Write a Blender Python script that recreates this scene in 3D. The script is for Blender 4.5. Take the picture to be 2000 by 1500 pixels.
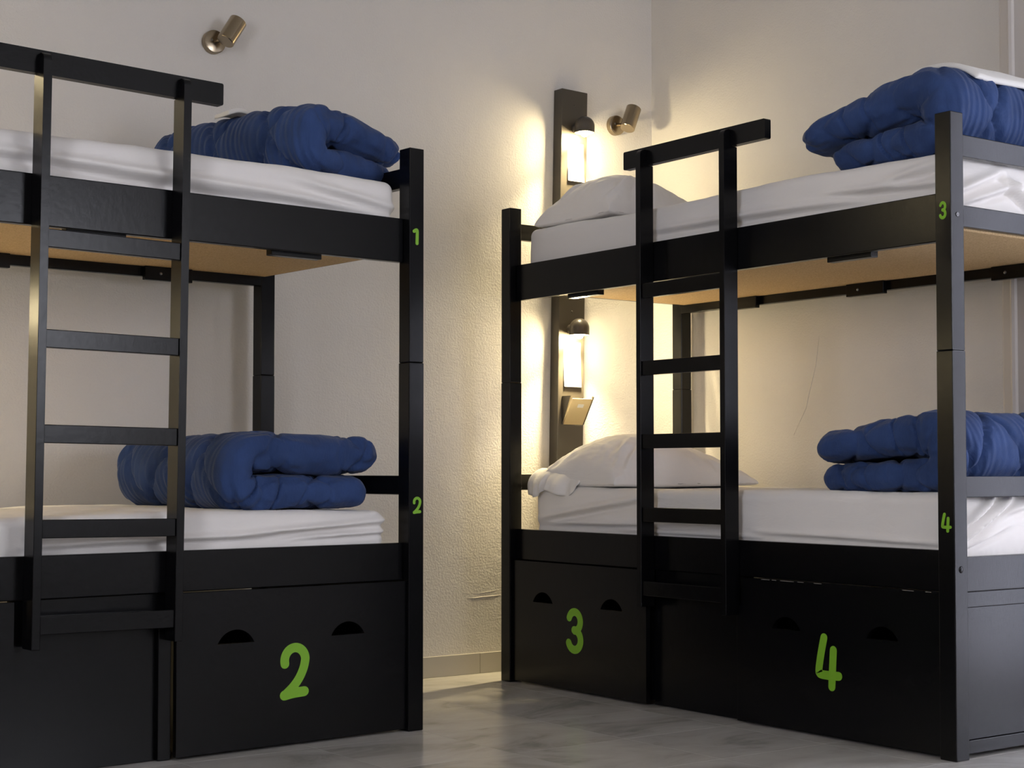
import bpy, bmesh, math, random
import numpy as np
from mathutils import Vector, Matrix, noise as mnoise

for o in list(bpy.data.objects):
    bpy.data.objects.remove(o, do_unlink=True)
scene = bpy.context.scene
COL = scene.collection
random.seed(4)

# ------------------------------------------------------------------ camera
cam_d = bpy.data.cameras.new('camera')
cam_d.sensor_fit = 'HORIZONTAL'
cam_d.sensor_width = 36.0
cam_d.lens = 3145.0 / 2000.0 * 36.0
cam_d.shift_y = (800.86 - 750.0) / 2000.0
cam_d.clip_start = 0.05
cam = bpy.data.objects.new('camera', cam_d)
cam.location = (-4.4583, -5.0701, 0.7804)
cam.rotation_euler = (math.pi / 2 + 0.03673, 0.0, -0.63413)
COL.objects.link(cam)
scene.camera = cam

# ------------------------------------------------------------------ daylight
world = bpy.data.worlds.new('overcast_sky')
scene.world = world
world.use_nodes = True
bgn = world.node_tree.nodes['Background']
bgn.inputs['Color'].default_value = (0.88, 0.90, 1.0, 1)
bgn.inputs['Strength'].default_value = 14.0

DOOR_Y0, DOOR_Y1, DOOR_H = -1.92, -3.12, 2.10      # balcony double door in the right wall
LEAF_Y = -2.66                                      # unseen shut leaf, added to narrow the daylight opening, ends here
X_L, Y_F, Z_C, TH = -5.7, -5.9, 3.15, 0.26          # room: left wall, front wall, ceiling, wall thickness
WIN2 = (-4.75, -3.45, 1.00, 2.55)                   # unseen window added to the left wall to light the bed sides facing it
WIN = (-1.25, -0.15, 1.00, 2.35)                      # window in the front wall, behind the camera
pd = bpy.data.lights.new('balcony_daylight_portal', 'AREA')
pd.shape = 'RECTANGLE'
pd.size = DOOR_H
pd.size_y = LEAF_Y - DOOR_Y1
pd.cycles.is_portal = True
pl = bpy.data.objects.new('balcony_daylight_portal', pd)
pl.location = (0.27, (LEAF_Y + DOOR_Y1) / 2, DOOR_H / 2)
pl.rotation_euler = (0, math.pi / 2, 0)             # -Z of the lamp looks along -X, into the room
COL.objects.link(pl)
pd2 = bpy.data.lights.new('window_daylight_portal', 'AREA')
pd2.shape = 'RECTANGLE'
pd2.size = WIN[1] - WIN[0]
pd2.size_y = WIN[3] - WIN[2]
pd2.cycles.is_portal = True
pl2_ = bpy.data.objects.new('window_daylight_portal', pd2)
pl2_.location = ((WIN[0] + WIN[1]) / 2, Y_F - TH - 0.01, (WIN[2] + WIN[3]) / 2)
pl2_.rotation_euler = (math.pi / 2, 0, 0)           # -Z of the lamp looks along +Y
COL.objects.link(pl2_)
pd3 = bpy.data.lights.new('added_side_window_portal', 'AREA')
pd3.shape = 'RECTANGLE'
pd3.size = WIN2[3] - WIN2[2]
pd3.size_y = WIN2[1] - WIN2[0]
pd3.cycles.is_portal = True
pl3_ = bpy.data.objects.new('added_side_window_portal', pd3)
pl3_.location = (X_L - TH - 0.01, (WIN2[0] + WIN2[1]) / 2, (WIN2[2] + WIN2[3]) / 2)
pl3_.rotation_euler = (0, -math.pi / 2, 0)          # -Z of the lamp looks along +X
COL.objects.link(pl3_)

vs = scene.view_settings
vs.view_transform = 'Standard'
vs.look = 'None'
vs.exposure = -0.08
vs.gamma = 1.0
vs.use_curve_mapping = False

LAMP_W = 17.0                                        # each reading lamp: bare bulb
LAMP_SPOT = 62.0                                     # and the beam its reflector throws down
LAMP_COL = (1.0, 0.82, 0.47)

# ------------------------------------------------------------------ materials
def mat(name, color, rough=0.5, metallic=0.0, spec=0.5, sheen=0.0):
    m = bpy.data.materials.new(name)
    m.use_nodes = True
    b = m.node_tree.nodes['Principled BSDF']
    b.inputs['Base Color'].default_value = (*color, 1)
    b.inputs['Roughness'].default_value = rough
    b.inputs['Metallic'].default_value = metallic
    b.inputs['Specular IOR Level'].default_value = spec
    if sheen:
        b.inputs['Sheen Weight'].default_value = sheen
    return m

def N(m, t, **kw):
    n = m.node_tree.nodes.new(t)
    for k, v in kw.items():
        setattr(n, k, v)
    return n

def L(m, a, b):
    m.node_tree.links.new(a, b)

def bsdf(m):
    return m.node_tree.nodes['Principled BSDF']

def coords(m, kind='Object', scale=(1, 1, 1)):
    tc = N(m, 'ShaderNodeTexCoord')
    mp = N(m, 'ShaderNodeMapping')
    mp.inputs['Scale'].default_value = scale
    L(m, tc.outputs[kind], mp.inputs['Vector'])
    return mp.outputs['Vector']

def noise_tex(m, vec, scale, detail=3.0, rough=0.55, dist=0.0):
    n = N(m, 'ShaderNodeTexNoise')
    n.inputs['Scale'].default_value = scale
    n.inputs['Detail'].default_value = detail
    n.inputs['Roughness'].default_value = rough
    n.inputs['Distortion'].default_value = dist
    L(m, vec, n.inputs['Vector'])
    return n.outputs['Fac']

def ramp(m, fac, stops):
    r = N(m, 'ShaderNodeValToRGB')
    cr = r.color_ramp
    cr.elements[0].position, cr.elements[0].color = stops[0][0], (*stops[0][1], 1)
    cr.elements[1].position, cr.elements[1].color = stops[-1][0], (*stops[-1][1], 1)
    for p, c in stops[1:-1]:
        e = cr.elements.new(p)
        e.color = (*c, 1)
    L(m, fac, r.inputs['Fac'])
    return r.outputs['Color']

def bump(m, h, strength=0.3, dist=0.01, prev=None):
    b = N(m, 'ShaderNodeBump')
    b.inputs['Strength'].default_value = strength
    b.inputs['Distance'].default_value = dist
    L(m, h, b.inputs['Height'])
    if prev is not None:
        L(m, prev, b.inputs['Normal'])
    return b.outputs['Normal']

def plaster(name, color):
    m = mat(name, color, 0.75, spec=0.25)
    v = coords(m)
    c = ramp(m, noise_tex(m, v, 1.7, 5), [(0.3, tuple(x * 0.95 for x in color)), (0.7, color)])
    L(m, c, bsdf(m).inputs['Base Color'])
    n1 = bump(m, noise_tex(m, v, 125, 3, 0.6), 0.50, 0.004)
    n2 = bump(m, noise_tex(m, v, 14, 3, 0.5, 0.4), 0.20, 0.010, n1)
    L(m, n2, bsdf(m).inputs['Normal'])
    return m

M = {}
M['wall'] = plaster('rough_painted_plaster', (0.72, 0.69, 0.655))
M['ceiling'] = plaster('ceiling_plaster', (0.70, 0.68, 0.65))

def black_paint():
    m = mat('black_satin_paint', (0.0030, 0.0030, 0.0037), 0.25, spec=0.25)
    v = coords(m)
    g = noise_tex(m, v, 55, 4)
    r = N(m, 'ShaderNodeMapRange')
    r.inputs['To Min'].default_value = 0.20
    r.inputs['To Max'].default_value = 0.28
    L(m, g, r.inputs['Value'])
    L(m, r.outputs['Result'], bsdf(m).inputs['Roughness'])
    v2 = coords(m, scale=(4, 60, 4))
    L(m, bump(m, noise_tex(m, v2, 12, 4), 0.12, 0.002), bsdf(m).inputs['Normal'])
    return m
M['black'] = black_paint()
M['plank'] = mat('dark_brown_black_paint', (0.058, 0.049, 0.037), 0.42, spec=0.5)

def chipboard():
    m = mat('tan_chipboard', (0.60, 0.42, 0.22), 0.7, spec=0.2)
    v = coords(m)
    c = ramp(m, noise_tex(m, v, 230, 2), [(0.35, (0.52, 0.34, 0.17)), (0.6, (0.68, 0.49, 0.27))])
    L(m, c, bsdf(m).inputs['Base Color'])
    return m
M['chip'] = chipboard()

def sheet():
    m = mat('white_cotton_sheet', (0.84, 0.81, 0.785), 0.85, spec=0.15, sheen=0.1)
    v = coords(m, scale=(1, 1, 3))
    n1 = bump(m, noise_tex(m, v, 7, 4, 0.55, 0.6), 0.25, 0.010)
    L(m, n1, bsdf(m).inputs['Normal'])
    return m
M['sheet'] = sheet()

def quilt():
    m = mat('blue_quilt_cotton', (0.026, 0.055, 0.155), 0.75, spec=0.2, sheen=0.08)
    v = coords(m)
    c = ramp(m, noise_tex(m, v, 9, 3), [(0.35, (0.023, 0.048, 0.138)), (0.65, (0.033, 0.068, 0.195))])
    L(m, c, bsdf(m).inputs['Base Color'])
    v2 = coords(m, scale=(3.2, 1, 1))
    n1 = bump(m, noise_tex(m, v2, 24, 5, 0.62, 0.8), 0.5, 0.006)
    tcu = N(m, 'ShaderNodeTexCoord')
    wv = N(m, 'ShaderNodeTexWave', wave_type='BANDS', bands_direction='Y')
    wv.inputs['Scale'].default_value = 13.0
    wv.inputs['Distortion'].default_value = 8.0
    wv.inputs['Detail'].default_value = 2.0
    wv.inputs['Detail Scale'].default_value = 0.35
    L(m, tcu.outputs['UV'], wv.inputs['Vector'])
    msk = ramp(m, noise_tex(m, tcu.outputs['UV'], 4.0, 2), [(0.38, (0, 0, 0)), (0.62, (1, 1, 1))])
    mx = N(m, 'ShaderNodeMath', operation='MULTIPLY')
    L(m, wv.outputs['Fac'], mx.inputs[0]); L(m, msk, mx.inputs[1])
    n1 = bump(m, mx.outputs[0], 0.85, 0.0045, n1)
    L(m, n1, bsdf(m).inputs['Normal'])
    return m
M['quilt'] = quilt()
M['towel'] = mat('white_terry_cloth', (0.80, 0.78, 0.75), 0.9, spec=0.1, sheen=0.2)
M['green'] = mat('lime_green_paint', (0.21, 0.47, 0.022), 0.5)
M['steel'] = mat('zinc_steel', (0.22, 0.22, 0.23), 0.4, 1.0)
M['paper'] = mat('white_paper', (0.82, 0.82, 0.80), 0.7, spec=0.2)
M['ink'] = mat('grey_ink', (0.30, 0.30, 0.30), 0.7)
M['shade'] = mat('bronze_black_enamel', (0.06, 0.05, 0.04), 0.35, 0.0, 0.6)
M['holder'] = mat('champagne_metal', (0.78, 0.66, 0.44), 0.34, 0.85)
M['casing'] = mat('cream_gloss_paint', (0.60, 0.56, 0.53), 0.4)

def brass():
    m = mat('brushed_nickel_brass', (0.34, 0.28, 0.20), 0.22, 1.0)
    v = coords(m, scale=(60, 60, 2))
    L(m, bump(m, noise_tex(m, v, 20, 2), 0.05, 0.001), bsdf(m).inputs['Normal'])
    return m
M['brass'] = brass()

def marble():
    m = mat('grey_marble_tile', (0.42, 0.40, 0.37), 0.22, spec=0.5)
    tc = N(m, 'ShaderNodeTexCoord')
    oi = N(m, 'ShaderNodeObjectInfo')
    cb = N(m, 'ShaderNodeCombineXYZ')
    mu = N(m, 'ShaderNodeMath', operation='MULTIPLY')
    mu.inputs[1].default_value = 37.0
    L(m, oi.outputs['Random'], mu.inputs[0])
    for k in range(3):
        L(m, mu.outputs[0], cb.inputs[k])
    ad = N(m, 'ShaderNodeVectorMath', operation='ADD')
    L(m, tc.outputs['Object'], ad.inputs[0])
    L(m, cb.outputs[0], ad.inputs[1])
    mp = N(m, 'ShaderNodeMapping')
    mp.inputs['Rotation'].default_value = (0, 0, 0.7)
    mp.inputs['Scale'].default_value = (1.0, 1.9, 1.0)
    L(m, ad.outputs[0], mp.inputs['Vector'])
    f = noise_tex(m, mp.outputs['Vector'], 1.8, 6, 0.6, 1.6)
    c = ramp(m, f, [(0.31, (0.31, 0.30, 0.28)), (0.45, (0.46, 0.44, 0.41)), (0.65, (0.54, 0.52, 0.49))])
    L(m, c, bsdf(m).inputs['Base Color'])
    return m
M['marble'] = marble()
M['raw'] = mat('bare_chipped_wood', (0.30, 0.28, 0.25), 0.8)
M['grout'] = mat('grey_grout', (0.07, 0.065, 0.06), 0.9)
M['skirt'] = mat('beige_skirting_tile', (0.50, 0.47, 0.42), 0.35)
M['facade'] = mat('pale_render', (0.60, 0.61, 0.67), 0.8)
M['ground'] = mat('balcony_concrete', (0.16, 0.16, 0.17), 0.8)

def emit(name, col, s):
    m = bpy.data.materials.new(name)
    m.use_nodes = True
    nt = m.node_tree
    nt.nodes.clear()
    e = nt.nodes.new('ShaderNodeEmission')
    e.inputs['Color'].default_value = (*col, 1)
    e.inputs['Strength'].default_value = s
    o = nt.nodes.new('ShaderNodeOutputMaterial')
    nt.links.new(e.outputs[0], o.inputs[0])
    return m
M['bulb'] = emit('lit_bulb', (1.0, 0.90, 0.66), 60.0)

# ------------------------------------------------------------------ helpers
def link(name, me, material, parent=None):
    o = bpy.data.objects.new(name, me)
    COL.objects.link(o)
    if material is not None and not me.materials:
        me.materials.append(material)
    if parent is not None:
        o.parent = parent
    return o

def tag(o, label, cat, group=None):
    o['label'] = label
    o['category'] = cat
    if group:
        o['group'] = group
    return o

def empty(name, loc=(0, 0, 0), rot=(0, 0, 0)):
    o = bpy.data.objects.new(name, None)
    o.empty_display_size = 0.1
    o.location = loc
    o.rotation_euler = rot
    COL.objects.link(o)
    return o

def bm_box(bm, x0, x1, y0, y1, z0, z1, bev=0.0, seg=2):
    g = bmesh.ops.create_cube(bm, size=1.0)
    vs_ = g['verts']
    for v in vs_:
        v.co = Vector(((x0 + x1) / 2 + v.co.x * (x1 - x0), (y0 + y1) / 2 + v.co.y * (y1 - y0), (z0 + z1) / 2 + v.co.z * (z1 - z0)))
    if bev > 0:
        es = list({e for v in vs_ for e in v.link_edges})
        bmesh.ops.bevel(bm, geom=es, offset=bev, segments=seg, affect='EDGES', profile=0.5)

def to_mesh(bm, name, smooth=False):
    bmesh.ops.recalc_face_normals(bm, faces=bm.faces)
    me = bpy.data.meshes.new(name)
    bm.to_mesh(me)
    bm.free()
    if smooth:
        for p in me.polygons:
            p.use_smooth = True
    return me

def box(name, x0, x1, y0, y1, z0, z1, m, parent=None, bev=0.0025):
    if x0 > x1: x0, x1 = x1, x0
    if y0 > y1: y0, y1 = y1, y0
    bm = bmesh.new()
    bm_box(bm, x0, x1, y0, y1, z0, z1, bev)
    return link(name, to_mesh(bm, name), m, parent)

def prism(name, pts, axis, a, b, m, parent=None, bev=0.0):
    """pts: 2D outline; extruded along axis from a to b. axis 0: pts=(y,z); 1: (x,z); 2: (x,y)"""
    bm = bmesh.new()
    def P(p, t):
        if axis == 0: return (t, p[0], p[1])
        if axis == 1: return (p[0], t, p[1])
        return (p[0], p[1], t)
    f0 = [bm.verts.new(P(p, a)) for p in pts]
    f1 = [bm.verts.new(P(p, b)) for p in pts]
    bm.faces.new(f0)
    bm.faces.new(f1[::-1])
    n = len(pts)
    for i in range(n):
        bm.faces.new((f0[i], f0[(i + 1) % n], f1[(i + 1) % n], f1[i]))
    if bev:
        bmesh.ops.bevel(bm, geom=[e for e in bm.edges], offset=bev, segments=1, affect='EDGES')
    return link(name, to_mesh(bm, name), m, parent)

def lathe(bm, prof, seg=32, mtx=None, closed=False):
    rings = []
    for r, z in prof:
        if r < 1e-6:
            rings.append([bm.verts.new((0, 0, z))])
        else:
            rings.append([bm.verts.new((r * math.cos(2 * math.pi * i / seg), r * math.sin(2 * math.pi * i / seg), z)) for i in range(seg)])
    for a, b in zip(rings[:-1], rings[1:]):
        for i in range(seg):
            j = (i + 1) % seg
            if len(a) == 1 and len(b) == 1:
                continue
            if len(a) == 1: bm.faces.new((a[0], b[i], b[j]))
            elif len(b) == 1: bm.faces.new((a[i], a[j], b[0]))
            else: bm.faces.new((a[i], a[j], b[j], b[i]))
    if mtx is not None:
        bmesh.ops.transform(bm, matrix=mtx, verts=[v for r in rings for v in r])

def smooth_by_angle(o, ang=40):
    me = o.data
    for p in me.polygons:
        p.use_smooth = True
    bm = bmesh.new(); bm.from_mesh(me)
    for e in bm.edges:
        if len(e.link_faces) == 2 and e.calc_face_angle(0) > math.radians(ang):
            e.smooth = False
    bm.to_mesh(me); bm.free()
    return o

def aim(direction):
    return Vector(direction).to_track_quat('Z', 'Y').to_matrix().to_4x4()

def structure(o):
    o['kind'] = 'structure'
    return o

# ------------------------------------------------------------------ the room
structure(box('wall_back', X_L - TH, TH, 0.0, TH, -0.05, Z_C + 0.1, M['wall'], bev=0))
bm = bmesh.new()
bm_box(bm, X_L - TH, X_L, Y_F, WIN2[0], -0.05, Z_C + 0.1)
bm_box(bm, X_L - TH, X_L, WIN2[1], 0.0, -0.05, Z_C + 0.1)
bm_box(bm, X_L - TH, X_L, WIN2[0], WIN2[1], -0.05, WIN2[2])
bm_box(bm, X_L - TH, X_L, WIN2[0], WIN2[1], WIN2[3], Z_C + 0.1)
structure(link('wall_left', to_mesh(bm, 'wall_left'), M['wall']))
wf2 = structure(empty('added_side_window', (X_L - 0.15, (WIN2[0] + WIN2[1]) / 2, WIN2[2])))  # frame of the added window that brightens the left-facing bedding
ww, wh = WIN2[1] - WIN2[0], WIN2[3] - WIN2[2]
for ya, yb, za, zb in ((-ww / 2, -ww / 2 + 0.05, 0, wh), (ww / 2 - 0.05, ww / 2, 0, wh), (-0.03, 0.03, 0.05, wh - 0.05), (-ww / 2 + 0.05, ww / 2 - 0.05, 0, 0.05), (-ww / 2 + 0.05, ww / 2 - 0.05, wh - 0.05, wh)):
    box('window_frame', -0.025, 0.025, ya, yb, za, zb, M['casing'], wf2, 0.003)
bm = bmesh.new()
bm_box(bm, X_L - TH, WIN[0], Y_F - TH, Y_F, -0.05, Z_C + 0.1)
bm_box(bm, WIN[1], TH, Y_F - TH, Y_F, -0.05, Z_C + 0.1)
bm_box(bm, WIN[0], WIN[1], Y_F - TH, Y_F, -0.05, WIN[2])
bm_box(bm, WIN[0], WIN[1], Y_F - TH, Y_F, WIN[3], Z_C + 0.1)
structure(link('wall_front', to_mesh(bm, 'wall_front'), M['wall']))
wf = structure(empty('window_1', ((WIN[0] + WIN[1]) / 2, Y_F - 0.15, WIN[2])))
ww, wh = WIN[1] - WIN[0], WIN[3] - WIN[2]
for xa, xb, za, zb in ((-ww / 2, -ww / 2 + 0.05, 0, wh), (ww / 2 - 0.05, ww / 2, 0, wh), (-0.03, 0.03, 0.05, wh - 0.05), (-ww / 2 + 0.05, ww / 2 - 0.05, 0, 0.05), (-ww / 2 + 0.05, ww / 2 - 0.05, wh - 0.05, wh)):
    box('window_frame', xa, xb, -0.025, 0.025, za, zb, M['casing'], wf, 0.003)
bm = bmesh.new()
bm_box(bm, 0, TH, DOOR_Y0, 0.0, -0.05, Z_C + 0.1)
bm_box(bm, 0, TH, Y_F, DOOR_Y1, -0.05, Z_C + 0.1)
bm_box(bm, 0, TH, DOOR_Y1, DOOR_Y0, DOOR_H, Z_C + 0.1)
structure(link('wall_right', to_mesh(bm, 'wall_right'), M['wall']))
structure(box('ceiling', X_L, 0.0, Y_F, 0.0, Z_C, Z_C + 0.1, M['ceiling'], bev=0))
floor = structure(box('floor', X_L, 0.0, Y_F, 0.0, -0.05, -0.0015, M['grout'], bev=0))
# 40 cm marble tiles, one object each
T = 0.4
me_tile = None
ox, oy = -1.812, -1.082
for i in range(-11, 6):
    for j in range(-15, 5):
        x0, x1 = ox + i * T, ox + (i + 1) * T
        y0, y1 = oy + j * T, oy + (j + 1) * T
        x0c, x1c, y0c, y1c = max(x0, X_L), min(x1, 0), max(y0, Y_F), min(y1, 0)
        if x1c - x0c < 0.02 or y1c - y0c < 0.02:
            continue
        if y0c < -5.3 or x0c < -5.0:
            continue
        g = 0.0006
        full = abs(x1c - x0c - T) < 1e-6 and abs(y1c - y0c - T) < 1e-6
        if full:
            if me_tile is None:
                b2 = bmesh.new()
                bm_box(b2, g, T - g, g, T - g, -0.0014, 0.0, 0.0002, 1)
                me_tile = to_mesh(b2, 'tile')
            t = link('tile', me_tile, M['marble'], floor)
        else:
            b2 = bmesh.new()
            bm_box(b2, g, x1c - x0c - g, g, y1c - y0c - g, -0.0014, 0.0, 0.0002, 1)
            t = link('tile', to_mesh(b2, 'tile'), M['marble'], floor)
        t.location = (x0c, y0c, 0)

def baseboard(name, along, fixed, a0, a1, joint):
    root = empty(name)
    structure(root)
    k = math.floor((a0 - joint) / T)
    a = joint + k * T
    while a < a1 - 0.01:
        s, e = max(a, a0), min(a + T, a1)
        if e - s > 0.02:
            if along == 'x':
                box('skirting_tile', s + 0.0006, e - 0.0006, fixed - 0.011, fixed - 0.0003, 0.0005, 0.078, M['skirt'], root, 0.0015)
            else:
                box('skirting_tile', fixed - 0.011, fixed - 0.0003, s + 0.0006, e - 0.0006, 0.0005, 0.078, M['skirt'], root, 0.0015)
        a += T
    return root
baseboard('baseboard_back', 'x', 0.0, -4.1, -0.012, -0.889)
baseboard('baseboard_right', 'y', 0.0, -1.75, -0.012, -0.3)

# hairline ridges in the plaster
def ridge(name, pts, r, parent):
    b = bmesh.new()
    P = [Vector(p) for p in pts]
    rings = []
    for i, p in enumerate(P):
        t = (P[min(i + 1, len(P) - 1)] - P[max(i - 1, 0)]).normalized()
        a = t.orthogonal().normalized(); c = t.cross(a)
        rr = r * (0.35 if i in (0, len(P) - 1) else 1.0)
        rings.append([b.verts.new(p + (a * math.cos(k * math.pi / 3) + c * math.sin(k * math.pi / 3)) * rr) for k in range(6)])
    for r0, r1 in zip(rings[:-1], rings[1:]):
        for k in range(6):
            b.faces.new((r0[k], r0[(k + 1) % 6], r1[(k + 1) % 6], r1[k]))
    b.faces.new(rings[0]); b.faces.new(rings[-1][::-1])
    return link(name, to_mesh(b, name, True), M['wall'], parent)
ridge('plaster_crack', [(0, -0.936, 1.278), (0, -0.925, 1.21), (0, -0.914, 1.155), (0, -0.882, 1.061), (0, -0.868, 1.01), (0, -0.845, 0.975), (0, -0.803, 0.909)], 0.0016, bpy.data.objects['wall_right'])
ridge('plaster_crack', [(-0.943, 0, 0.289), (-0.905, 0, 0.288), (-0.876, 0, 0.290), (-0.82, 0, 0.292), (-0.784, 0, 0.294)], 0.0016, bpy.data.objects['wall_back'])
ridge('plaster_crack', [(-0.912, 0, 0.303), (-0.86, 0, 0.308), (-0.791, 0, 0.314)], 0.0011, bpy.data.objects['wall_back'])

# balcony door casing on the right wall (moulded)
prof = [(0.0, -1.757), (-0.012, -1.758), (-0.017, -1.766), (-0.019, -1.780), (-0.022, -1.800), (-0.033, -1.804), (-0.037, -1.812),
        (-0.034, -1.822), (-0.026, -1.827), (-0.026, -1.880), (-0.030, -1.884), (-0.030, -1.905), (0.0, -1.905)]
c1 = structure(prism('trim_1', prof, 2, 0.0, 2.9, M['casing']))
prof2 = [(x, DOOR_Y0 + DOOR_Y1 - y) for x, y in prof][::-1]
structure(prism('trim_2', prof2, 2, 0.0, 2.9, M['casing']))
structure(box('trim_3', -0.03, -0.0005, DOOR_Y1 - 0.012, DOOR_Y0 + 0.012, 2.78, 2.9, M['casing']))
structure(box('trim_4', 0.02, 0.06, DOOR_Y1 + 0.001, DOOR_Y0 - 0.001, DOOR_H + 0.0, DOOR_H + 0.06, M['casing']))
door = structure(empty('added_shut_leaf', (0.06, DOOR_Y0, 0.0)))  # unseen leaf added to hold back part of the door's daylight
box('added_leaf_board', 0.0, 0.04, LEAF_Y - DOOR_Y0, -0.002, 0.004, DOOR_H - 0.002, M['casing'], door)
for za, zb in ((0.15, 0.80), (0.92, 1.95)):
    box('added_leaf_panel', -0.008, 0.0, LEAF_Y - DOOR_Y0 + 0.1, -0.1, za, zb, M['casing'], door, 0.006)
structure(box('added_courtyard_facade', 3.4, 3.6, -12.0, 6.0, -6.0, 7.0, M['facade'], bev=0))  # unseen facade added to dim the sky seen through the balcony door
# open balcony outside
structure(box('balcony_slab', TH, 1.3, -4.4, -1.2, -0.15, -0.03, M['ground'], bev=0))

# ------------------------------------------------------------------ numerals (painted strokes)
def arc(cx, cy, rx, ry, a0, a1, n=14):
    return [(cx + rx * math.cos(math.radians(a0 + (a1 - a0) * i / n)), cy + ry * math.sin(math.radians(a0 + (a1 - a0) * i / n))) for i in range(n + 1)]
# strokes in a box about 0.6 wide and 1 high, origin in the middle; third entry: half width
STROKES = {
    '1': [([(-0.16, 0.30), (-0.02, 0.40), (0.06, 0.38), (0.05, 0.0), (0.04, -0.42)], 0.10)],
    '2': [(arc(0.03, 0.20, 0.20, 0.22, 195, 0, 14)[::1] + [(0.20, 0.05), (0.12, -0.12), (0.0, -0.27), (-0.16, -0.40)], 0.082),
          ([(-0.17, -0.405), (0.0, -0.375), (0.21, -0.365)], 0.088)],
    '3': [(arc(0.01, 0.205, 0.185, 0.205, 160, -90, 18), 0.085), (arc(0.005, -0.20, 0.20, 0.215, 92, -160, 18), 0.088)],
    '4': [([(-0.10, 0.43), (-0.17, 0.15), (-0.235, -0.20), (-0.20, -0.24), (0.0, -0.245), (0.24, -0.235)], 0.08),
          ([(0.12, 0.22), (0.10, -0.10), (0.08, -0.44)], 0.08)],
}
def ribbon(bm, pts, hw, y0, y1, sx, sz):
    # resample
    P = [Vector(p) for p in pts]
    # Chaikin smoothing of the stroke
    for _ in range(2):
        Q = [P[0]]
        for a, b in zip(P[:-1], P[1:]):
            Q += [a * 0.75 + b * 0.25, a * 0.25 + b * 0.75]
        Q.append(P[-1]); P = Q
    n = len(P)
    left, right = [], []
    for i in range(n):
        t = (P[min(i + 1, n - 1)] - P[max(i - 1, 0)]).normalized()
        nn = Vector((-t.y, t.x))
        left.append(P[i] + nn * hw); right.append(P[i] - nn * hw)
    t0 = (P[1] - P[0]).normalized(); t1 = (P[-1] - P[-2]).normalized()
    def cap(c, frm, sign):
        out = []
        a0 = math.atan2((frm - c).y, (frm - c).x)
        for k in range(1, 7):
            a = a0 + sign * math.pi * k / 7
            out.append(c + Vector((math.cos(a), math.sin(a))) * hw)
        return out
    capE = cap(P[-1], left[-1], -1)
    capS = cap(P[0], right[0], -1)
    front = y0
    def vert(p, y): return bm.verts.new((p.x * sx, y, p.y * sz))
    for y in (y1,):
        L_ = [vert(p, y) for p in left]; R_ = [vert(p, y) for p in right]
        for i in range(n - 1):
            bm.faces.new((L_[i], L_[i + 1], R_[i + 1], R_[i]))
        cE = [vert(p, y) for p in capE]; bm.faces.new([L_[-1]] + cE + [R_[-1]])
        cS = [vert(p, y) for p in capS]; bm.faces.new([R_[0]] + cS + [L_[0]])
        loop = L_ + cE + R_[::-1] + cS
    base = [bm.verts.new((v.co.x, y0, v.co.z)) for v in loop]
    m_ = len(loop)
    for i in range(m_):
        bm.faces.new((loop[i], loop[(i + 1) % m_], base[(i + 1) % m_], base[i]))

def numeral(ch, x, y, z, h, w, parent, label=None):
    bm = bmesh.new()
    for k, (pts, hw) in enumerate(STROKES[ch]):
        ribbon(bm, pts, hw, 0.0, -0.0007 - 0.0003 * k, w, h)
    o = link('painted_number', to_mesh(bm, 'painted_number'), M['green'], parent)
    o.location = (x, y, z)
    o['label'] = 'lime green painted number %s' % ch
    return o

# ------------------------------------------------------------------ bunk beds
BL, BW, PW = 2.067, 0.908, 0.0548     # length, depth, post width
REC = 0.031

def plate_with_holes(name, outline, holes, y, th, m, parent):
    cu = bpy.data.curves.new(name, 'CURVE')
    cu.dimensions = '2D'
    cu.fill_mode = 'BOTH'
    cu.extrude = th / 2
    for pts in [outline] + holes:
        sp = cu.splines.new('POLY')
        sp.points.add(len(pts) - 1)
        for p, q in zip(sp.points, pts):
            p.co = (q[0], q[1], 0, 1)
        sp.use_cyclic_u = True
    tmp = bpy.data.objects.new('tmp', cu)
    me = bpy.data.meshes.new_from_object(tmp)
    bpy.data.objects.remove(tmp)
    me.transform(Matrix.Translation((0, y + th / 2, 0)) @ Matrix.Rotation(math.pi / 2, 4, 'X'))
    me.materials.clear()
    me.name = name
    return link(name, me, m, parent)

def half_moon(cx, z, w, h, n=14):
    r = (w * w / 4 + h * h) / (2 * h)
    a = math.asin(min(1, (w / 2) / r))
    return [(cx + r * math.sin(-a + 2 * a * i / n), z + h - r + r * math.cos(-a + 2 * a * i / n)) for i in range(n + 1)]

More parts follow.
